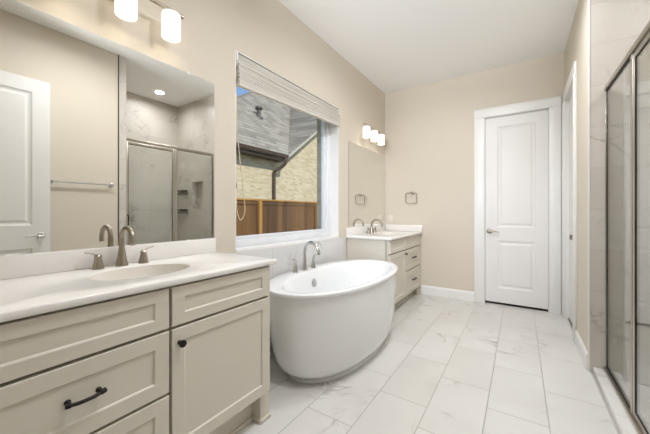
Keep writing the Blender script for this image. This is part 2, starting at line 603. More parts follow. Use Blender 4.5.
# ------------------------------------------------------------------ doors
def panel_face(mb, x0, x1, z0, z1, yf, depth, panels):
    """door slab face toward -y at yf, thickness depth toward +y, with raised moulded panels"""
    xs = sorted({x0, x1} | {p[0] for p in panels} | {p[1] for p in panels})
    zs = sorted({z0, z1} | {p[2] for p in panels} | {p[3] for p in panels})
    def inside(xa, xb, za, zb):
        return any(p[0] <= xa and xb <= p[1] and p[2] <= za and zb <= p[3] for p in panels)
    for xa, xb in zip(xs, xs[1:]):
        for za, zb in zip(zs, zs[1:]):
            if not inside(xa, xb, za, zb):
                mb.raw([(xa, yf, za), (xb, yf, za), (xb, yf, zb), (xa, yf, zb)], [(0, 1, 2, 3)])
    for (xa, xb, za, zb) in panels:
        rings = []
        for ins, dy in ((0, 0), (0.006, 0.006), (0.020, 0.011), (0.034, 0.011), (0.050, 0.004)):
            rings.append([(xa + ins, yf + dy, za + ins), (xb - ins, yf + dy, za + ins), (xb - ins, yf + dy, zb - ins), (xa + ins, yf + dy, zb - ins)])
        vs = [v for r in rings for v in r]
        fs = []
        for k in range(len(rings) - 1):
            for i in range(4):
                j = (i + 1) % 4
                fs.append((4 * k + i, 4 * k + j, 4 * k + 4 + j, 4 * k + 4 + i))
        b = 4 * (len(rings) - 1)
        fs.append((b, b + 1, b + 2, b + 3))
        mb.raw(vs, fs)
    yb = yf + depth
    mb.raw([(x0, yf, z0), (x1, yf, z0), (x1, yf, z1), (x0, yf, z1), (x0, yb, z0), (x1, yb, z0), (x1, yb, z1), (x0, yb, z1)],
           [(4, 5, 6, 7), (0, 1, 5, 4), (1, 2, 6, 5), (2, 3, 7, 6), (3, 0, 4, 7)])
    bmesh.ops.remove_doubles(mb.bm, verts=mb.bm.verts[:], dist=0.0004)
    return mb

def lever(parent, p, out, along, m):
    """door lever: rosette at p, stem along out, lever along 'along'"""
    p, o, a = Vector(p), Vector(out), Vector(along)
    mb = MB()
    mb.lathe([(0.033, 0), (0.033, 0.006), (0.028, 0.010), (0.014, 0.012), (0.012, 0.040)], p, o, 24)
    q = p + o * 0.046
    path = smooth_path([q - a * 0.012, q + a * 0.02, q + a * 0.06 + Vector((0, 0, 0.004)), q + a * 0.115 - Vector((0, 0, 0.006))], 6)
    mb.tube(path, [0.011] * 6 + [0.0095] * 7 + [0.0075] * (len(path) - 13), 12)
    return mb.build('lever_handle', m, parent, label='satin nickel lever handle')

# far door
d = struct_root('door_1', (0, YF, 0), 'closed white two panel door in the far wall', 'door')
panel_face(MB(), DX0 + 0.012, DX1 - 0.008, 0.028, DZ - 0.012, YF + 0.035, 0.04,
           [(-0.245, 0.160, 1.00, 2.300), (-0.245, 0.160, 0.215, 0.825)]).build('door_panel', DOORM, d, smooth=False)
c = MB()
for (xa, xb, za, zb) in ((DX0 - 0.115, DX0 + 0.004, 0.0, DZ - 0.004), (DX1 - 0.002, DX1 + 0.112, 0.0, DZ - 0.004)):
    c.box(xa, xb, YF - 0.018, YF, za, zb, 0.004)
c.box(DX0 - 0.115, DX1 + 0.112, YF - 0.018, YF, DZ - 0.004, DZ + 0.110, 0.004)
c.box(DX0 - 0.115, DX1 + 0.112, YF - 0.026, YF, DZ + 0.096, DZ + 0.110, 0.003)
c.build('casing', TRIM, d)
j = MB()
j.box(DX0, DX0 + 0.010, YF, YF + 0.12, 0, DZ)
j.box(DX1 - 0.006, DX1, YF, YF + 0.12, 0, DZ)
j.box(DX0, DX1, YF, YF + 0.12, DZ - 0.010, DZ)
j.build('jamb', TRIM, d, smooth=False)
MB().box(DX0 + 0.01, DX1 - 0.006, YF + 0.04, YF + 0.118, 0.001, 0.006).build('threshold', mat('dark_threshold', srgb(52, 44, 36), 0.6, var=0.05, bscale=20), d)
lever(d, (-0.335, YF + 0.035, 0.945), (0, -1, 0), (1, 0, 0), NICKEL)

# door in the right wall, seen edge-on
d = struct_root('door_2', (XR, 3.95, 0), 'white door with broad casing in the right wall before the far corner', 'door')
mb = panel_face(MB(), -(EY1 - 0.01), -(EY0 + 0.01), 0.02, 2.45, 0.0, 0.04, [(-4.17, -3.72, 1.0, 2.32), (-4.17, -3.72, 0.22, 0.83)])
mb.bm.transform(Matrix(((0, 1, 0, XR + 0.030), (-1, 0, 0, 0), (0, 0, 1, 0), (0, 0, 0, 1))))
mb.build('door_panel', DOORM, d, smooth=False)
c = MB()
for (ya, yb) in ((EY0 - 0.115, EY0 + 0.004), (EY1 - 0.004, EY1 + 0.098)):
    c.box(XR - 0.018, XR, ya, yb, 0, 2.456, 0.004)
    c.box(XR - 0.024, XR, ya + (0.0 if ya < 4 else 0.09), ya + (0.012 if ya < 4 else 0.10), 0, 2.456, 0.003)
c.box(XR - 0.018, XR, EY0 - 0.115, EY1 + 0.098, 2.456, 2.57, 0.004)
c.build('casing', TRIM, d)
j = MB()
j.box(XR, XR + 0.11, EY0, EY0 + 0.008, 0, 2.46)
j.box(XR, XR + 0.11, EY1 - 0.008, EY1, 0, 2.46)
j.box(XR, XR + 0.11, EY0, EY1, 2.452, 2.46)
j.build('jamb', TRIM, d, smooth=False)
MB().lathe([(0.028, 0), (0.028, 0.006), (0.011, 0.010), (0.010, 0.030), (0.022, 0.040), (0.026, 0.052), (0.020, 0.062), (0.004, 0.065)], (XR + 0.030, EY0 + 0.065, 0.955), (-1, 0, 0), 24).build('door_knob', NICKEL, d, label='small nickel door knob')

# entry door standing open against the right wall (shows in the mirror)
d = struct_root('door_3', (XR, 0.15, 0), 'white panel door standing open, reflected at the mirror edge', 'door')
DXF = 0.372
mb = panel_face(MB(), -0.955, -0.150, 0.012, 2.475, 0.0, 0.036, [(-0.825, -0.27, 1.07, 2.345), (-0.825, -0.27, 0.22, 0.85)])
mb.bm.transform(Matrix(((0, 1, 0, DXF), (-1, 0, 0, 0), (0, 0, 1, 0), (0, 0, 0, 1))))
mb.build('door_panel', DOORM, d, smooth=False)
lever(d, (DXF, 0.885, 0.965), (-1, 0, 0), (0, -1, 0), CHROME)
c = MB()
c.box(XR - 0.018, XR, 0.142, 0.240, 0, 2.46, 0.004)
c.box(XR - 0.018, XR, -0.790, -0.682, 0, 2.46, 0.004)
c.box(XR - 0.018, XR, -0.790, 0.240, 2.462, 2.57, 0.004)
c.build('casing', TRIM, d)

# ------------------------------------------------------------------ window
d = struct_root('window_1', (XW - 0.14, 2.22, WZ0), 'large fixed window over the tub, white frame', 'window')
fr = MB()
xa, xb = XW - 0.175, XW - 0.110
fr.box(xa, xb, WY0, WY0 + 0.07, WZ0, WZ1, 0.004)
fr.box(xa, xb, WY1 - 0.07, WY1, WZ0, WZ1, 0.004)
fr.box(xa, xb, WY0 + 0.07, WY1 - 0.07, WZ0, WZ0 + 0.055, 0.004)
fr.box(xa, xb, WY0 + 0.07, WY1 - 0.07, WZ1 - 0.07, WZ1, 0.004)
fr.build('window_frame', VINYL, d)
sa = MB()
xa, xb = XW - 0.178, XW - 0.135
ya, yb, za, zb = WY0 + 0.07, WY1 - 0.07, WZ0 + 0.055, WZ1 - 0.07
for bx in ((ya, ya + 0.035, za, zb), (yb - 0.035, yb, za, zb), (ya + 0.035, yb - 0.035, za, za + 0.03), (ya + 0.035, yb - 0.035, zb - 0.03, zb)):
    sa.box(xa, xb, bx[0], bx[1], bx[2], bx[3], 0.003)
sa.build('sash', VINYL, d)
MB().box(XW - 0.162, XW - 0.156, ya + 0.03, yb - 0.03, za + 0.025, zb - 0.025).build('window_pane', WINDOW_GLASS, d, smooth=False)
MB().box(XW - 0.112, XW + 0.008, WY0 + 0.001, WY1 - 0.001, WZ0 - 0.028, WZ0 + 0.001, 0.005).build('window_sill', TRIM, d)
rv = MB()   # white painted returns of the opening
rv.box(XW - 0.112, XW - 0.0005, WY1 - 0.006, WY1 - 0.0005, WZ0, WZ1)
rv.box(XW - 0.112, XW - 0.0005, WY0 + 0.0005, WY0 + 0.006, WZ0, WZ1)
rv.box(XW - 0.112, XW - 0.0005, WY0, WY1, WZ1 - 0.006, WZ1 - 0.0005)
rv.build('window_reveal', TRIM, d, smooth=False)

# raised blind
b = thing('window_blind', 'white horizontal blind pulled up at the top of the window', 'blind', (XW - 0.03, 2.22, 2.36))
hy0, hy1 = WY0 + 0.010, WY1 - 0.001
MB().box(XW - 0.050, XW - 0.004, hy0, hy1 - 0.006, 2.352, 2.392, 0.003).build('headrail', BLINDM, b)
sl = MB()
rnd = random.Random(4)
NS = 12
for k in range(NS):
    t = k / (NS - 1)
    zr = 2.338 - 0.106 * t
    zl = 2.338 - 0.155 * t
    dx = rnd.uniform(-0.003, 0.003)
    xa, xb = XW - 0.024 + dx, XW + 0.016 + dx + 0.010 * t
    y0s, y1s = hy0 + 0.004 + rnd.uniform(0, 0.008), hy1 - 0.002 - rnd.uniform(0, 0.006)
    # a little hump near the lift cord at one end
    npt = 14
    vs, fs = [], []
    for i in range(npt + 1):
        u = i / npt
        z = zl + (zr - zl) * u + 0.010 * (1 - t) * math.exp(-((u - 0.16) / 0.10) ** 2)
        y = y0s + (y1s - y0s) * u
        th_ = 0.80 * (0.155 - 0.049 * u) / (NS - 1)
        vs += [(xa, y, z + 0.002), (xb, y, z), (xb, y, z - th_), (xa, y, z - th_ + 0.002)]
    for i in range(npt):
        o_ = 4 * i
        for q in range(4):
            fs.append((o_ + q, o_ + (q + 1) % 4, o_ + 4 + (q + 1) % 4, o_ + 4 + q))
    fs += [(0, 3, 2, 1), (4 * npt, 4 * npt + 1, 4 * npt + 2, 4 * npt + 3)]
    sl.raw(vs, fs)
sl.build('slats', BLINDM, b, smooth=False)
br = MB()
br.prism([(XW - 0.004, hy0 + 0.003, 2.140), (XW - 0.004, hy0 + 0.003, 2.168), (XW - 0.004, hy1 - 0.003, 2.220), (XW - 0.004, hy1 - 0.003, 2.192)], (0.036, 0, 0))
br.build('bottom_rail', BLINDM, b, smooth=False)
bk = MB()
bk.box(XW - 0.012, XW + 0.004, hy0 - 0.002, hy0 + 0.014, 2.30, 2.40, 0.002)
bk.build('bracket', PLASTIC, b)
cd = MB()
cx = XW - 0.035
cpath = smooth_path([(cx, 1.510, 2.17), (cx, 1.514, 1.95), (cx, 1.522, 1.80), (cx, 1.537, 1.675), (cx, 1.567, 1.446), (cx, 1.594, 1.253), (cx, 1.587, 1.175), (cx, 1.552, 1.136), (cx, 1.522, 1.190), (cx, 1.510, 1.290), (cx, 1.507, 1.45)], 6)
cd.tube(cpath, 0.0034, 6)
co = cd.build('pull_cord', CORDM, b, label='beige looped pull cord')
MB().lathe([(0.004, 0), (0.008, -0.006), (0.010, -0.03), (0.006, -0.042)], (cx, 1.507, 1.42), (0, 0, 1), 12).build('cord_tassel', BRONZE, co)

# ------------------------------------------------------------------ vanities
def shaker(mb, xf, y0, y1, z0, z1, th=0.0415, fw=0.055):
    """recessed panel front facing +x at xf"""
    ins = [(0, -0.002), (0.002, 0), (fw, 0), (fw + 0.003, -0.002), (fw + 0.007, -0.007)]
    fwz = min(fw, (z1 - z0) * 0.28)
    rings = []
    for a, dx in ins:
        az = a if a < 0.01 else a - fw + fwz
        rings.append([(xf + dx, y0 + a, z0 + az), (xf + dx, y1 - a, z0 + az), (xf + dx, y1 - a, z1 - az), (xf + dx, y0 + a, z1 - az)])
    rings.insert(0, [(xf - th, y0, z0), (xf - th, y1, z0), (xf - th, y1, z1), (xf - th, y0, z1)])
    vs = [v for r in rings for v in r]
    fs = [(3, 2, 1, 0)]
    for k in range(len(rings) - 1):
        for i in range(4):
            j = (i + 1) % 4
            fs.append((4 * k + i, 4 * k + j, 4 * k + 4 + j, 4 * k + 4 + i))
    b = 4 * (len(rings) - 1)
    fs.append((b, b + 1, b + 2, b + 3))
    return mb.raw(vs, fs)

def pull(parent, xf, y, z, L=0.105):
    mb = MB()
    for s in (-1, 1):
        mb.lathe([(0.009, 0), (0.009, 0.004), (0.0055, 0.008), (0.0055, 0.024)], (xf, y + s * L / 2, z), (1, 0, 0), 16)
    pts = smooth_path([(xf + 0.024, y - L / 2 - 0.012, z + 0.001), (xf + 0.027, y - L / 2, z), (xf + 0.031, y - L / 4, z - 0.002), (xf + 0.032, y, z - 0.002), (xf + 0.031, y + L / 4, z - 0.002), (xf + 0.027, y + L / 2, z), (xf + 0.024, y + L / 2 + 0.012, z + 0.001)], 4)
    n = len(pts)
    mb.tube(pts, [0.0085 if (i < 5 or i > n - 6) else 0.006 for i in range(n)], 12)
    return mb.build('pull_handle', BLACK, parent, label='black curved bar pull')

def knob(parent, xf, y, z):
    return MB().lathe([(0.010, 0), (0.010, 0.003), (0.006, 0.008), (0.006, 0.014), (0.014, 0.019), (0.016, 0.025), (0.014, 0.030), (0.005, 0.033)], (xf, y, z), (1, 0, 0), 20).build('knob', BLACK, parent, label='black round knob')

def vanity(y0, y1, xf, ymid, drawers_left, ztop, label, drawer_pull_len, tdoor, hrow, zb, fmid):
    """cabinet facing +x; fronts proud of a carcass, gaps between them"""
    root = thing('vanity_cabinet', label, 'cabinet', (XW, (y0 + y1) / 2, 0), None)
    xc = xf - 0.042
    zk = zb - 0.007
    cb = MB()
    zc_ = ztop - 0.002
    cb.box(XW + 0.004, xc, y0, y0 + 0.018, zk, zc_)
    cb.box(XW + 0.004, xc, y1 - 0.018, y1, zk, zc_)
    cb.box(XW + 0.004, XW + 0.016, y0 + 0.018, y1 - 0.018, zk, zc_)
    cb.box(XW + 0.016, xc, y0 + 0.018, y1 - 0.018, zk, zk + 0.018)
    cb.box(xc - 0.018, xc, y0 + 0.018, y1 - 0.018, zk + 0.018, zc_)
    cb.build('carcass', CAB, root, smooth=False)
    # darker board behind the gaps
    tk = MB()
    tk.box(XW + 0.004, xf - 0.095, y0 + 0.004, y1 - 0.004, 0.0, zk)
    tk.build('toe_kick', CAB, root, smooth=False)
    sm = MB()
    prof = [(0, 0), (0.016, 0), (0.015, 0.010), (0.009, 0.018), (0, 0.020)]
    sm.prism([(xf - 0.095 + p, y0 + 0.08, q) for p, q in prof], (0, (y1 - y0) - 0.16, 0))
    sm.build('shoe_moulding', CAB, root, smooth=False)
    for s_, yy in ((1, y0), (-1, y1)):
        ft = MB()
        ya, yb = sorted((yy, yy + s_ * 0.070))
        ft.box(xf - 0.105, xf - 0.026, ya, yb, 0.0, zk + 0.002, 0.002)
        q0, q1 = sorted((yy - s_ * 0.010, yy + s_ * 0.078))
        ft.box(xf - 0.112, xf - 0.016, q0, q1, 0.0, 0.024, 0.006)
        ft.box(xf - 0.05, xf - 0.020, *sorted((yy, yy + s_ * (0.020 if (drawers_left and s_ < 0) else 0.004))), zk, ztop - 0.001)
        ft.build('foot', CAB, root)
    g = 0.006
    zt = ztop - 0.010
    zr = zt - hrow            # bottom of top row
    z2 = zr - 0.012            # top of lower fronts
    zm = zb + (z2 - zb) * fmid
    if drawers_left:
        dr, do = (y0 + 0.005, ymid - g), (ymid + g, y1 - 0.022)
    else:
        do, dr = (y0 + 0.008, ymid - g), (ymid + g, y1 - 0.005)
    fd = shaker(MB(), xf, dr[0], dr[1], zr, zt).build('drawer', CAB, root, smooth=False)
    shaker(MB(), xf, do[0], do[1], zr, zt).build('false_front', CAB, root, smooth=False)
    for (za, zz) in ((zm + 0.006, z2), (zb, zm - 0.006)):
        dd = shaker(MB(), xf, dr[0], dr[1], za, zz).build('drawer', CAB, root, smooth=False)
        pull(dd, xf - 0.007, (dr[0] + dr[1]) / 2, (za + zz) / 2 + 0.006, drawer_pull_len)
    dd = shaker(MB(), xf, do[0], do[1], zb, z2).build('door', CAB, root, smooth=False)
    ky = do[0] + 0.032 if drawers_left else do[1] - 0.030
    knob(dd, xf, ky, z2 - tdoor)
    return root

ZT1, ZT2 = 0.924, 0.908     # near / far worktop heights
V1Y0, V1Y1, V1X = 0.090, 1.266, -1.200
V2Y0, V2Y1, V2X = 3.165, 4.385, -1.215
vanity(V1Y0, V1Y1, V1X, 0.668, True, ZT1 - 0.0285, 'greige vanity cabinet with three drawers and a door under the large mirror', 0.084, 0.062, 0.163, 0.172, 0.522)
vanity(V2Y0, V2Y1, V2X, 3.722, False, ZT2 - 0.0285, 'pale vanity cabinet in the far corner beyond the tub', 0.10, 0.040, 0.150, 0.125, 0.530)

def countertop(ZT, y0, y1, xf, cy, cx, ry, rx, label, cuty0, cuty1, splash_end):
    root = thing('countertop', label, 'countertop', (XW, cy, ZT - 0.028))
    n = 192
    mb = MB()
    bm = mb.bm
    xb = XW + 0.003
    def outer(k):
        a = 2 * PI * k / n
        dx, dy = math.cos(a), math.sin(a)
        ts = []
        if dx > 1e-9: ts.append((xf - cx) / dx)
        if dx < -1e-9: ts.append((xb - cx) / dx)
        if dy > 1e-9: ts.append((y1 - cy) / dy)
        if dy < -1e-9: ts.append((y0 - cy) / dy)
        t = min(ts)
        return (cx + dx * t, cy + dy * t)
    corners = [(xf, y1), (xb, y1), (xb, y0), (xf, y0)]
    out = [list(outer(k)) for k in range(n)]
    for q in corners:     # snap the nearest sample to each corner
        k = min(range(n), key=lambda i: (out[i][0] - q[0]) ** 2 + (out[i][1] - q[1]) ** 2)
        out[k] = list(q)
    inn = [(cx + rx * math.cos(2 * PI * k / n), cy + ry * math.sin(2 * PI * k / n)) for k in range(n)]
    bev = 0.006
    def inset(p, d):
        return (max(xb, min(xf - d, p[0])), max(y0 + d, min(y1 - d, p[1])))
    R = []
    R.append([bm.verts.new((*p, ZT - 0.004)) for p in inn])
    R.append([bm.verts.new((cx + (p[0] - cx) * 1.03, cy + (p[1] - cy) * 1.02, ZT)) for p in inn])
    R.append([bm.verts.new((*inset(p, 0.007), ZT)) for p in out])
    R.append([bm.verts.new((*inset(p, 0.002), ZT - 0.002)) for p in out])
    R.append([bm.verts.new((*inset(p, 0.0), ZT - 0.006)) for p in out])
    R.append([bm.verts.new((*inset(p, 0.0), ZT - 0.024)) for p in out])
    R.append([bm.verts.new((*inset(p, 0.003), ZT - 0.028)) for p in out])
    R.append([bm.verts.new((cx + (p[0] - cx) * 1.0, cy + (p[1] - cy) * 1.0, ZT - 0.028)) for p in inn])
    for a, b_ in zip(R, R[1:] + R[:1]):
        for k in range(n):
            bm.faces.new([a[k], a[(k + 1) % n], b_[(k + 1) % n], b_[k]])
    mb.build('slab', QUARTZ, root, angle=50)
    # basin
    bs = MB()
    prof = [(1.0, -0.004), (0.985, -0.012), (0.95, -0.030), (0.88, -0.065), (0.76, -0.100), (0.55, -0.125), (0.30, -0.136), (0.10, -0.139), (0.05, -0.140)]
    bs.lathe([(r, h) for r, h in prof], (cx, cy, ZT), (0, 0, 1), n, rx, ry, caps=False)
    bo = bs.build('basin', BASIN, root, angle=80)
    MB().lathe([(0.026, 0), (0.026, 0.003), (0.020, 0.004), (0.018, 0.001), (0.004, 0.001)], (cx, cy, ZT - 0.141), (0, 0, 1), 24).build('drain', NICKEL, bo)
    sp = MB()
    sp.box(XW + 0.003, XW + 0.021, y0, y1 - cuty1, ZT + 0.0005, ZT + 0.095, 0.003)
    if splash_end:
        sp.box(XW + 0.021, xf - 0.004, y1 - 0.019, y1 - 0.001, ZT + 0.0005, ZT + 0.095, 0.003)
    sp.build('backsplash', QUARTZ, root)
    return root

countertop(ZT1, V1Y0 - 0.012, 1.290, -1.186, 0.692, -1.475, 0.210, 0.160, 'white countertop with oval basin on the near vanity', 0, 0, False)
countertop(ZT2, V2Y0 - 0.020, YF - 0.004, -1.190, 3.745, -1.475, 0.225, 0.165, 'white countertop with corner backsplash on the far vanity', 0, 0, True)

# ------------------------------------------------------------------ faucets
def sink_faucet(x, yc, z0, label, m, sp_h=0.195, reach=0.115, dy=0.103, grp=None):
    root = thing('widespread_faucet', label, 'faucet', (x, yc, z0))
    mb = MB()
    mb.lathe([(0.028, 0), (0.0275, 0.006), (0.024, 0.022), (0.019, 0.050), (0.0155, 0.080), (0.0135, 0.10)], (x, yc, z0), (0, 0, 1), 24, caps=True)
    r = reach / 2
    pts = [(x, yc, z0 + 0.095), (x, yc, z0 + sp_h - r)]
    for k in range(1, 11):
        a = PI - k / 10 * PI * 1.06
        pts.append((x + r + r * math.cos(a), yc, z0 + sp_h - r + r * math.sin(a)))
    pts.append((x + reach - 0.002, yc, z0 + sp_h - r - 0.026))
    n = len(pts)
    mb.tube(pts, [0.0130] * 2 + [0.0118] * (n - 3) + [0.0118], 16)
    mb.build('spout', m, root)
    for s_ in (-1, 1):
        hb = MB()
        p = (x + 0.004, yc + s_ * dy, z0)
        hb.lathe([(0.025, 0), (0.0245, 0.006), (0.019, 0.030), (0.015, 0.052), (0.0165, 0.060), (0.012, 0.068), (0.004, 0.070)], p, (0, 0, 1), 24)
        ho = hb.build('handle', m, root)
        pts = smooth_path([(p[0], p[1] - s_ * 0.008, z0 + 0.060), (p[0], p[1] + s_ * 0.010, z0 + 0.069), (p[0], p[1] + s_ * 0.028, z0 + 0.078), (p[0], p[1] + s_ * 0.053, z0 + 0.083)], 5)
        nn = len(pts)
        MB().tube(pts, [0.010 - 0.0045 * i / nn for i in range(nn)], 12, flat=0.55).build('lever', m, ho)
    return root
sink_faucet(-1.700, 0.692, ZT1 + 0.0005, 'brushed nickel gooseneck faucet on the near vanity', NICKEL)
sink_faucet(-1.700, 3.745, ZT2 + 0.0005, 'brushed nickel gooseneck faucet on the far corner vanity', NICKEL, 0.185, 0.150, 0.10)

# ------------------------------------------------------------------ bathtub
TZ = 0.665
TC = (-1.322, 2.262)
def sup(cx, cy, b, a, n_, k, N):
    t = 2 * PI * k / N
    ct, st = math.cos(t), math.sin(t)
    return (cx + b * math.copysign(abs(ct) ** (2 / n_), ct), cy + a * math.copysign(abs(st) ** (2 / n_), st))
tub = thing('bathtub', 'white oval freestanding bathtub below the window', 'bathtub', (TC[0], TC[1], 0))
N = 96
B0, A0 = 0.413, 0.808
def shell(mb, rings):
    R = []
    for (dx, dy, b_, a_, z, ex) in rings:
        R.append([mb.bm.verts.new((*sup(TC[0] + dx, TC[1] + dy, b_, a_, ex, k, N), z)) for k in range(N)])
    for p, q in zip(R, R[1:]):
        for k in range(N):
            mb.bm.faces.new([p[k], p[(k + 1) % N], q[(k + 1) % N], q[k]])
    return R
mb = MB()
outer = [(0, 0, B0 * fb, A0 * fa, z_, 2.15) for fb, fa, z_ in (
    (0.680, 0.725, 0.026), (0.715, 0.758, 0.029), (0.782, 0.812, 0.050), (0.850, 0.870, 0.088), (0.895, 0.905, 0.150), (0.928, 0.932, 0.225), (0.950, 0.951, 0.315),
    (0.963, 0.964, 0.42), (0.971, 0.973, 0.52), (0.974, 0.977, TZ - 0.036), (0.976, 0.979, TZ - 0.032), (0.993, 0.995, TZ - 0.031))]
outer += [(0, 0, B0, A0, TZ - 0.026, 2.2), (0, 0, B0, A0, TZ - 0.006, 2.2), (0, 0, B0 - 0.002, A0 - 0.002, TZ - 0.0015, 2.2), (0, 0, B0 - 0.006, A0 - 0.006, TZ, 2.2)]
ix = 0.040     # inner hollow shifted off the wall: the back rim is a wide faucet deck
inner = [(ix, 0, 0.318, 0.735, TZ, 2.2), (ix, 0, 0.308, 0.725, TZ - 0.004, 2.2), (ix, 0, 0.298, 0.712, TZ - 0.020, 2.2), (ix, 0, 0.280, 0.680, TZ - 0.10, 2.2), (ix, 0, 0.262, 0.640, TZ - 0.22, 2.25), (ix, 0, 0.245, 0.600, TZ - 0.34, 2.3), (ix, 0, 0.220, 0.560, TZ - 0.41, 2.3), (ix, 0, 0.170, 0.49, TZ - 0.445, 2.3), (ix, 0, 0.08, 0.30, TZ - 0.455, 2.2)]
R = shell(mb, outer + inner)
mb.bm.faces.new(R[0][::-1])
mb.bm.faces.new(R[-1])
mb.build('tub_shell', ACRYL, tub, angle=60)
mb = MB()
R = shell(mb, [(0, 0, B0 * 0.725, A0 * 0.768, 0.0, 2.15), (0, 0, B0 * 0.725, A0 * 0.768, 0.018, 2.15), (0, 0, B0 * 0.708, A0 * 0.752, 0.0285, 2.15)])
mb.bm.faces.new(R[0][::-1])
mb.bm.faces.new(R[-1])
mb.build('tub_base', ACRYL, tub, angle=60)
# overflow on the inner back wall
ov = Vector((TC[0] + ix - 0.283, TC[1] - 0.075, TZ - 0.110))
ax = Vector((0.96, 0, 0.22)).normalized()
MB().lathe([(0.038, -0.004), (0.038, 0.006), (0.032, 0.010), (0.024, 0.008), (0.022, 0.011), (0.008, 0.013)], ov, ax, 28).build('overflow', CHROME, tub, label='round chrome overflow cover')
MB().lathe([(0.035, 0), (0.035, 0.004), (0.02, 0.006), (0.004, 0.006)], (TC[0] + ix, TC[1], TZ - 0.4545), (0, 0, 1), 24).build('drain', CHROME, tub)
# small embossed maker's mark near the far end of the apron, under the rim
mk = MB()
zz = 0.588
for i in range(5):
    ang = 0.66 + i * 0.022
    bx, ax_ = B0 * 0.973, A0 * 0.977
    k = ang / (2 * PI) * N
    p0 = sup(TC[0], TC[1], bx, ax_, 2.2, k - 0.12, N)
    p1 = sup(TC[0], TC[1], bx, ax_, 2.2, k + 0.12, N)
    mk.prism([(p0[0], p0[1], zz - 0.005), (p1[0], p1[1], zz - 0.005), (p1[0], p1[1], zz + 0.006), (p0[0], p0[1], zz + 0.006)], (0.003, 0.002, 0))
mk.build('maker_mark', CHROME, tub, smooth=False, label='tiny grey mark')

def tub_faucet(x, yc, z0):
    root = thing('tub_faucet', 'chrome high arc faucet standing on the tub rim', 'faucet', (x, yc, z0))
    mb = MB()
    mb.lathe([(0.030, 0), (0.029, 0.006), (0.024, 0.020), (0.019, 0.055), (0.0165, 0.09), (0.0150, 0.11)], (x, yc, z0), (0, 0, 1), 24)
    pts = smooth_path([(x, yc, z0 + 0.10), (x + 0.002, yc, z0 + 0.165), (x + 0.022, yc, z0 + 0.225), (x + 0.068, yc, z0 + 0.255), (x + 0.120, yc, z0 + 0.238), (x + 0.152, yc, z0 + 0.190), (x + 0.162, yc, z0 + 0.150)], 6)
    n = len(pts)
    mb.tube(pts, [0.0150 - 0.001 * i / n for i in range(n)], 16)
    mb.build('spout', CHROME, root)
    for s_ in (-1, 1):
        p = (x + 0.002, yc + s_ * 0.135, z0)
        hb = MB()
        hb.lathe([(0.026, 0), (0.0255, 0.006), (0.020, 0.030), (0.015, 0.055), (0.014, 0.062)], p, (0, 0, 1), 24)
        ho = hb.build('handle', CHROME, root)
        pts = smooth_path([(p[0], p[1], z0 + 0.055), (p[0] + 0.002, p[1] - 0.002, z0 + 0.085), (p[0] + 0.004, p[1] + s_ * 0.012, z0 + 0.112), (p[0] + 0.006, p[1] + s_ * 0.046, z0 + 0.122)], 5)
        nn = len(pts)
        MB().tube(pts, [0.0135 - 0.007 * i / nn for i in range(nn)], 12).build('lever', CHROME, ho)
    return root
tub_faucet(-1.655, 2.172, TZ + 0.0005)

# ------------------------------------------------------------------ mirrors
def wall_mirror(y0, y1, z0, z1, label, clips):
    root = thing('wall_mirror', label, 'mirror', (XW, (y0 + y1) / 2, z0))
    MB().box(XW + 0.001, XW + 0.0045, y0, y1, z0, z1).build('backing', MIRROR_EDGE, root, smooth=False)
    MB().box(XW + 0.0046, XW + 0.006, y0 + 0.001, y1 - 0.001, z0 + 0.001, z1 - 0.001).build('mirror_glass', MIRROR, root, smooth=False)
    for (y, top) in clips:
        zz = z1 if top else z0
        sg = -1 if top else 1
        MB().box(XW + 0.0062, XW + 0.0085, y - 0.008, y + 0.008, min(zz - sg * 0.004, zz + sg * 0.010), max(zz - sg * 0.004, zz + sg * 0.010), 0.002).build('mirror_clip', PLASTIC, root)
    return root
wall_mirror(0.075, 1.289, 1.012, 2.085, 'large frameless mirror over the near vanity', [(0.302, True), (1.095, True), (0.30, False), (1.095, False)])
wall_mirror(3.215, YF - 0.006, 1.003, 2.075, 'frameless mirror over the far corner vanity', [(3.50, True), (4.1, True)])

# ------------------------------------------------------------------ vanity lights
def vanity_light(yc, sp, zbar, label, off):
    root = thing('vanity_light', label, 'wall light', (XW, yc, zbar))
    xl = XW + off
    bp = MB()
    bp.box(XW + 0.001, XW + 0.022, yc - 0.075, yc + 0.075, zbar - 0.055, zbar + 0.055, 0.006)
    bp.box(XW + 0.02, xl, yc - 0.012, yc + 0.012, zbar - 0.008, zbar + 0.010, 0.003)
    bp.build('backplate', NICKEL, root)
    MB().box(xl - 0.012, xl + 0.012, yc - sp - 0.075, yc + sp + 0.075, zbar - 0.005, zbar + 0.010, 0.003).build('bar', NICKEL, root)
    for k in (-1, 0, 1):
        y = yc + k * sp
        sh = MB()
        r, h = 0.049, 0.140
        zt = zbar - 0.014
        sh.lathe([(0.010, 0.0), (r - 0.010, 0.0), (r - 0.003, -0.004), (r, -0.012), (r, -h), (r - 0.004, -h - 0.001), (r - 0.005, -h + 0.003), (r - 0.005, -0.016), (0.012, -0.006)], (xl, y, zt), (0, 0, 1), 36, caps=False)
        so = sh.build('shade', OPAL, root, angle=50, label='lit white opal glass cylinder shade')
        MB().lathe([(0.020, 0.0), (0.020, -0.012), (0.006, -0.014)], (xl, y, zbar - 0.002), (0, 0, 1), 20).build('socket', NICKEL, so)
        MB().lathe([(0.004, 0.0), (0.014, -0.012), (0.026, -0.05), (0.028, -0.072), (0.020, -0.092), (0.004, -0.100)], (xl, y, zt - 0.022), (0, 0, 1), 20).build('bulb', BULB, so)
    return root
vanity_light(0.700, 0.232, 2.350, 'three shade nickel vanity light over the large near mirror', 0.100)
vanity_light(3.750, 0.240, 2.320, 'three shade nickel vanity light over the far corner mirror', 0.105)

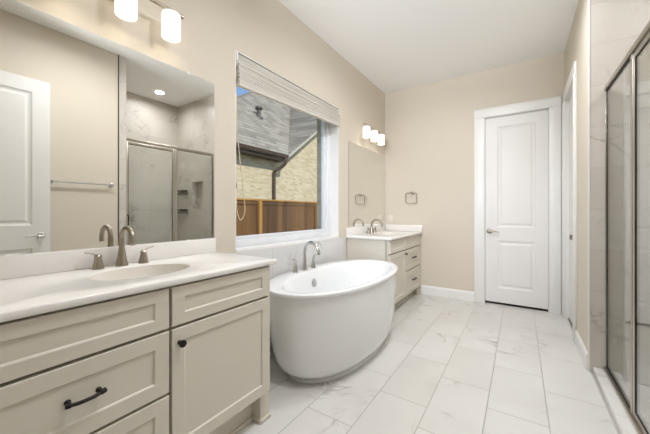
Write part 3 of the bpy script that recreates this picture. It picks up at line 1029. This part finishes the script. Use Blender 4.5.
# ------------------------------------------------------------------ shower downlight and added fill downlights
for i, (x, y, pw) in enumerate(DOWNLIGHTS_AND_FILL):
    lab = ['round recessed downlight in the shower ceiling', 'added out-of-view fill downlight over the walkway by the near vanity', 'added out-of-view fill downlight in the ceiling in front of the tub', 'added out-of-view fill downlight in the ceiling before the panel door'][i]
    root = thing('downlight', lab, 'ceiling light', (x, y, ZC))
    MB().lathe([(0.062, -0.006), (0.064, -0.010), (0.084, -0.006), (0.086, -0.0005)], (x, y, ZC), (0, 0, 1), 40, caps=False).build('trim_ring', TRIM, root)
    MB().lathe([(0.063, -0.0070), (0.063, -0.0045)], (x, y, ZC), (0, 0, 1), 40).build('lens', LED, root)
    L = bpy.data.lights.new('downlight_or_fill_lamp', 'AREA')
    L.shape = 'DISK'
    L.size = 0.12
    L.energy = pw
    L.color = WARM
    L.spread = math.radians(165)
    lo = bpy.data.objects.new('downlight_or_fill_lamp', L)
    C.objects.link(lo)
    lo.parent = root
    lo.location = (0, 0, -0.014)

# twin fill spotlight added behind the camera: one head on the ceiling, one on the far corner
base = Vector((-0.45, YB, 2.15))
root = thing('fill_spotlight', 'added nickel twin fill spotlight high on the unseen wall opposite the panel door', 'wall light', base)
MB().lathe([(0.05, 0), (0.05, 0.012), (0.012, 0.016), (0.010, 0.05)], base + Vector((0, 0.0005, 0)), (0, 1, 0), 24).build('wall_mount', NICKEL, root)
MB().tube([base + Vector((-0.13, 0.045, 0)), base + Vector((0.13, 0.045, 0))], 0.009, 12).build('crossbar', NICKEL, root)
for dx, aim, pw, size in FILL_SPOTS:
    aim = Vector(aim).normalized()
    hp = base + Vector((dx, 0.105, 0))
    MB().lathe([(0.030, -0.05), (0.045, -0.03), (0.050, 0.05), (0.046, 0.05), (0.040, 0.02), (0.004, 0.018)], hp, aim, 28, caps=False).build('head', NICKEL, root)
    L = bpy.data.lights.new('fill_spot_lamp', 'SPOT')
    L.energy = pw
    L.color = FILL_SPOT_COL
    L.spot_size = math.radians(size)
    L.spot_blend = 1.0
    L.shadow_soft_size = 0.04
    lo = bpy.data.objects.new('fill_spot_lamp', L)
    C.objects.link(lo)
    lo.parent = root
    lo.location = hp + aim * 0.06 - base
    lo.rotation_euler = aim.to_track_quat('-Z', 'Y').to_euler()

# ------------------------------------------------------------------ shower enclosure
GX = 0.530
sh = thing('shower_enclosure', 'framed glass shower front standing on the marble curb', 'shower enclosure', (GX, 2.3, 0.046))
zb, zt = 0.046, 2.115
ym = 2.330
hd = MB()
hd.box(GX - 0.015, GX + 0.015, SY0 + 0.003, SY1 - 0.010, zt - 0.030, zt, 0.003)
hd.build('header', FRAMEM, sh)
MB().box(GX - 0.022, GX + 0.022, SY0 + 0.003, SY1 - 0.010, zb, zb + 0.022, 0.004).build('sill_track', FRAMEM, sh)
MB().box(GX - 0.009, GX + 0.009, SY1 - 0.026, SY1 - 0.010, zb + 0.022, zt - 0.035, 0.002).build('wall_jamb', FRAMEM, sh)
MB().box(GX - 0.010, GX + 0.010, SY0 + 0.003, SY0 + 0.030, zb + 0.022, zt - 0.035, 0.002).build('wall_jamb', FRAMEM, sh)
MB().box(GX - 0.010, GX + 0.010, ym - 0.016, ym + 0.016, zb + 0.022, zt - 0.035, 0.002).build('mullion', FRAMEM, sh)
fp = MB().box(GX - 0.003, GX + 0.003, ym + 0.018, SY1 - 0.028, zb + 0.024, zt - 0.038).build('fixed_panel', SHOWER_GLASS, sh, smooth=False)
gk = MB()
ga, gb = ym + 0.016, SY1 - 0.026
gk.box(GX - 0.006, GX + 0.003, ga, ga + 0.004, zb + 0.022, zt - 0.035)
gk.box(GX - 0.006, GX + 0.003, gb - 0.005, gb, zb + 0.022, zt - 0.035)
gk.box(GX - 0.006, GX + 0.003, ga, gb, zb + 0.022, zb + 0.028)
gk.box(GX - 0.006, GX + 0.003, ga, gb, zt - 0.041, zt - 0.035)
gk.build('gasket', GASKET, fp, smooth=False)
# hinged door panel with its own frame
da, db, dz0, dz1 = SY0 + 0.034, ym - 0.020, zb + 0.028, zt - 0.045
dr = MB()
dr.box(GX - 0.008, GX + 0.008, da, da + 0.028, dz0, dz1, 0.002)
dr.box(GX - 0.008, GX + 0.008, db - 0.028, db, dz0, dz1, 0.002)
dr.box(GX - 0.008, GX + 0.008, da + 0.028, db - 0.028, dz0, dz0 + 0.028, 0.002)
dr.box(GX - 0.008, GX + 0.008, da + 0.028, db - 0.028, dz1 - 0.028, dz1, 0.002)
do_ = dr.build('door', FRAMEM, sh)
MB().box(GX - 0.003, GX + 0.003, da + 0.026, db - 0.026, dz0 + 0.026, dz1 - 0.026).build('glass_pane', SHOWER_GLASS, do_, smooth=False)
gk = MB()
gk.box(GX - 0.006, GX + 0.003, db - 0.032, db - 0.028, dz0 + 0.028, dz1 - 0.028)
gk.box(GX - 0.006, GX + 0.003, da + 0.028, da + 0.032, dz0 + 0.028, dz1 - 0.028)
gk.box(GX - 0.006, GX + 0.003, da + 0.032, db - 0.032, dz0 + 0.028, dz0 + 0.033)
gk.box(GX - 0.006, GX + 0.003, da + 0.032, db - 0.032, dz1 - 0.033, dz1 - 0.028)
gk.build('gasket', GASKET, do_, smooth=False)
hn = MB()
hn.tube(smooth_path([(GX - 0.008, da + 0.014, 1.03), (GX - 0.040, da + 0.014, 1.035), (GX - 0.042, da + 0.014, 1.10), (GX - 0.040, da + 0.014, 1.155), (GX - 0.008, da + 0.014, 1.16)], 5), 0.006, 10)
hn.build('pull_handle', BLACK, do_, label='small dark door pull')

# wire baskets in the shower corner
def basket(z, label):
    root = thing('wire_basket', label, 'shower caddy', (1.36, SY1 - 0.06, z))
    x0, x1, y0, y1 = 1.205, 1.515, SY1 - 0.135, SY1 - 0.012
    mb = MB()
    def loop(zz, r):
        p = []
        for (cx_, cy_, a0) in ((x1 - 0.02, y1 - 0.02, 0), (x0 + 0.02, y1 - 0.02, 90), (x0 + 0.02, y0 + 0.02, 180), (x1 - 0.02, y0 + 0.02, 270)):
            for k in range(5):
                a = math.radians(a0 + 22.5 * k)
                p.append((cx_ + 0.02 * math.cos(a), cy_ + 0.02 * math.sin(a), zz))
        mb.tube(p, r, 8, closed=True)
    loop(z + 0.062, 0.005)
    loop(z + 0.004, 0.005)
    mb.build('rim', BLACK, root)
    g = MB()
    for k in range(1, 12):
        x = x0 + (x1 - x0) * k / 12
        g.tube([(x, y0, z + 0.062), (x, y0, z + 0.004), (x, y1, z + 0.004), (x, y1, z + 0.062)], 0.0028, 6)
    for k in range(1, 4):
        y = y0 + (y1 - y0) * k / 4
        g.tube([(x0, y, z + 0.062), (x0, y, z + 0.004), (x1, y, z + 0.004), (x1, y, z + 0.062)], 0.0028, 6)
    g.build('wires', BLACK, root, label='black wires')
    MB().box(1.27, 1.45, SY1 - 0.014, SY1 - 0.0085, z + 0.03, z + 0.07, 0.002).build('wall_mount', BLACK, root)
basket(1.500, 'black wire basket on the shower wall, the upper one')
basket(1.175, 'black wire basket on the shower wall, the lower one')

# ------------------------------------------------------------------ towel bar, towel ring, switch plate
t = thing('towel_bar', 'chrome towel bar on the beige wall, reflected in the large mirror', 'towel bar', (XR, 1.25, 1.506))
MB().tube([(0.392, 0.965, 1.506), (0.392, 1.500, 1.506)], 0.009, 14).build('rod', CHROME, t)
for y in (0.965, 1.500):
    MB().lathe([(0.024, 0), (0.024, 0.006), (0.012, 0.012), (0.012, 0.028), (0.014, 0.032), (0.014, 0.049), (0.004, 0.051)], (XR - 0.0005, y, 1.506), (-1, 0, 0), 20).build('post', CHROME, t)

t = thing('towel_ring', 'square nickel towel ring on the far wall beside the corner mirror', 'towel ring', (-1.355, YF, 1.45))
yr = YF - 0.045
MB().lathe([(0.024, 0), (0.024, 0.006), (0.014, 0.012), (0.012, 0.040), (0.017, 0.044), (0.017, 0.058), (0.004, 0.060)], (-1.330, YF - 0.0005, 1.478), (0, -1, 0), 20).build('mount', NICKEL, t)
pts = []
rx0, rx1, rz0, rz1, rr = -1.425, -1.263, 1.325, 1.478, 0.026
for (cx_, cz_, a0) in ((rx1 - rr, rz1 - rr, 0), (rx0 + rr, rz1 - rr, 90), (rx0 + rr, rz0 + rr, 180), (rx1 - rr, rz0 + rr, 270)):
    for k in range(6):
        a = math.radians(a0 + 18 * k)
        pts.append((cx_ + rr * math.cos(a), yr - 0.006 + (1.478 - (cz_ + rr * math.sin(a))) * 0.08, cz_ + rr * math.sin(a)))
MB().tube(pts, 0.0058, 10, closed=True, up=(0, 1, 0)).build('ring', NICKEL, t)

t = thing('switch_plate', 'white switch plate on the far wall beside the corner mirror', 'switch', (-1.68, YF, 1.09))
MB().box(-1.718, -1.642, YF - 0.006, YF - 0.0005, 1.03, 1.148, 0.002).build('plate', PLATE, t)
MB().box(-1.697, -1.663, YF - 0.010, YF - 0.006, 1.055, 1.123, 0.002).build('rocker', PLATE, t)

# ------------------------------------------------------------------ outside
GZ = -0.25
struct('ground', MB().box(-16, XW - 0.30, -6, 24, GZ - 0.3, GZ), GRASS, smooth=False, label='lawn strip between the two houses', cat='ground')
FX = -5.40
fence = thing('wood_fence', 'stained wooden board fence outside the window', 'fence', (FX, 6.5, GZ))
bd = MB()
rnd = random.Random(2)
y = 1.0
while y < 13.0:
    wdt = 0.138
    bd.box(FX - 0.010, FX + 0.010 + rnd.uniform(0, 0.002), y, y + wdt, GZ + 0.02, 1.46 + rnd.uniform(-0.004, 0.004))
    y += wdt + 0.003
bd.build('boards', CEDAR, fence, smooth=False)
MB().box(FX - 0.045, FX + 0.060, 1.0, 13.0, 1.468, 1.512, 0.004).build('top_cap', CEDAR_POST, fence)
MB().box(FX + 0.014, FX + 0.034, 1.0, 13.0, 1.375, 1.465, 0.003).build('top_rail', CEDAR, fence)
for yy in (2.73, 5.17, 7.61, 10.05, 12.49):
    MB().box(FX + 0.036, FX + 0.125, yy - 0.045, yy + 0.045, GZ, 1.467, 0.004).build('post', CEDAR_POST, fence)

HX = -7.60
EX, EZ = -7.20, 3.27          # eave line
house = thing('neighbor_house', 'cream brick neighbouring house with grey shingle roof outside the window', 'house', (HX, 7.5, GZ))
w = MB()
w.box(HX - 0.3, HX, 4.3, 8.15, GZ, EZ + 0.15)
w.build('brick_wall', BRICK, house, smooth=False)
g = MB()
gy0, gs = 8.44, 0.72
gy1 = 26.0
gm = (gy0 + gy1) / 2
zk = 3.30
g.prism([(HX - 0.3, 8.15, GZ), (HX - 0.3, gy1 + 0.2, GZ), (HX - 0.3, gy1 + 0.2, zk - 0.05), (HX - 0.3, gm, zk + gs * (gm - gy0) - 0.08), (HX - 0.3, 8.15, zk - gs * 0.29 - 0.08)], (0.3, 0, 0))
g.build('gable_wall', BRICK, house, smooth=False)
# main hip slope: rises toward -x at 45 degrees
r = MB()
def main(y, x):
    return (x, y, EZ + (EX - x))
th = Vector((0, 0, -0.10))
poly = [main(3.9, EX), main(8.44, EX), main(16.0, EX - 6.2), main(14.2, EX - 6.2)]
r.prism([Vector(p) for p in poly], th)
# hip slope facing the street side
r.prism([Vector(main(3.9, EX)), Vector((EX - 6.2, 14.2, EZ + 6.2)), Vector((EX - 9, 14.2, EZ + 6.2)), Vector((EX - 9, 3.9, EZ))], th)
r.build('main_roof', SHINGLE, house, smooth=False)
r = MB()
gx = -7.30
a0 = Vector((gx, 8.30, zk - gs * 0.14))
a1 = Vector((gx, gm, zk + gs * (gm - gy0)))
dep = Vector((-16.0, 0, 0))
r.prism([a0, a1, a1 + dep, a0 + dep], th * 0.7)
b0 = Vector((gx, gy1 + 0.3, zk - gs * 0.3))
r.prism([a1, b0, b0 + dep, a1 + dep], th * 0.7)
r.build('gable_roof', SHINGLE, house, smooth=False)
MB().prism([a0 + Vector((0, 0, -0.07)), a1 + Vector((0, 0, -0.07)), a1 + Vector((0, 0, -0.17)), a0 + Vector((0, 0, -0.17))], (-0.30, 0, 0)).build('rake_trim', PALE, house, smooth=False)
gt = MB()
gp = [(0, 0), (0.13, 0), (0.13, -0.015), (0.115, -0.03), (0.115, -0.06), (0.08, -0.12), (0, -0.12)]
gt.prism([(EX - 0.02 + p, 3.85, EZ + 0.01 + q) for p, q in gp], (0, 4.52, 0))
gt.build('gutter', BRONZE, house, smooth=False)
MB().box(HX, EX - 0.02, 3.9, 8.36, EZ - 0.20, EZ - 0.13).build('soffit', BRONZE, house, smooth=False)
ds = MB()
ds.tube(smooth_path([(EX + 0.03, 8.26, EZ - 0.10), (EX + 0.03, 8.26, EZ - 0.28), (EX - 0.10, 8.20, EZ - 0.42), (HX + 0.13, 8.06, EZ - 0.58), (HX + 0.07, 8.04, EZ - 0.75), (HX + 0.07, 8.04, 1.0), (HX + 0.07, 8.04, GZ + 0.05)], 5), 0.062, 10)
ds.build('downspout', BRONZE, house)
vx, vy = -9.1, 8.80
vz = EZ + (EX - vx)
vp = MB()
vp.lathe([(0.17, -0.12), (0.15, 0.0), (0.09, 0.05), (0.085, 0.30), (0.15, 0.31), (0.15, 0.40), (0.05, 0.42)], (vx, vy, vz), (0, 0, 1), 20)
vp.build('roof_vent', mat('dark_vent_metal', srgb(84, 80, 74), 0.6, var=0.05, bscale=10), house)
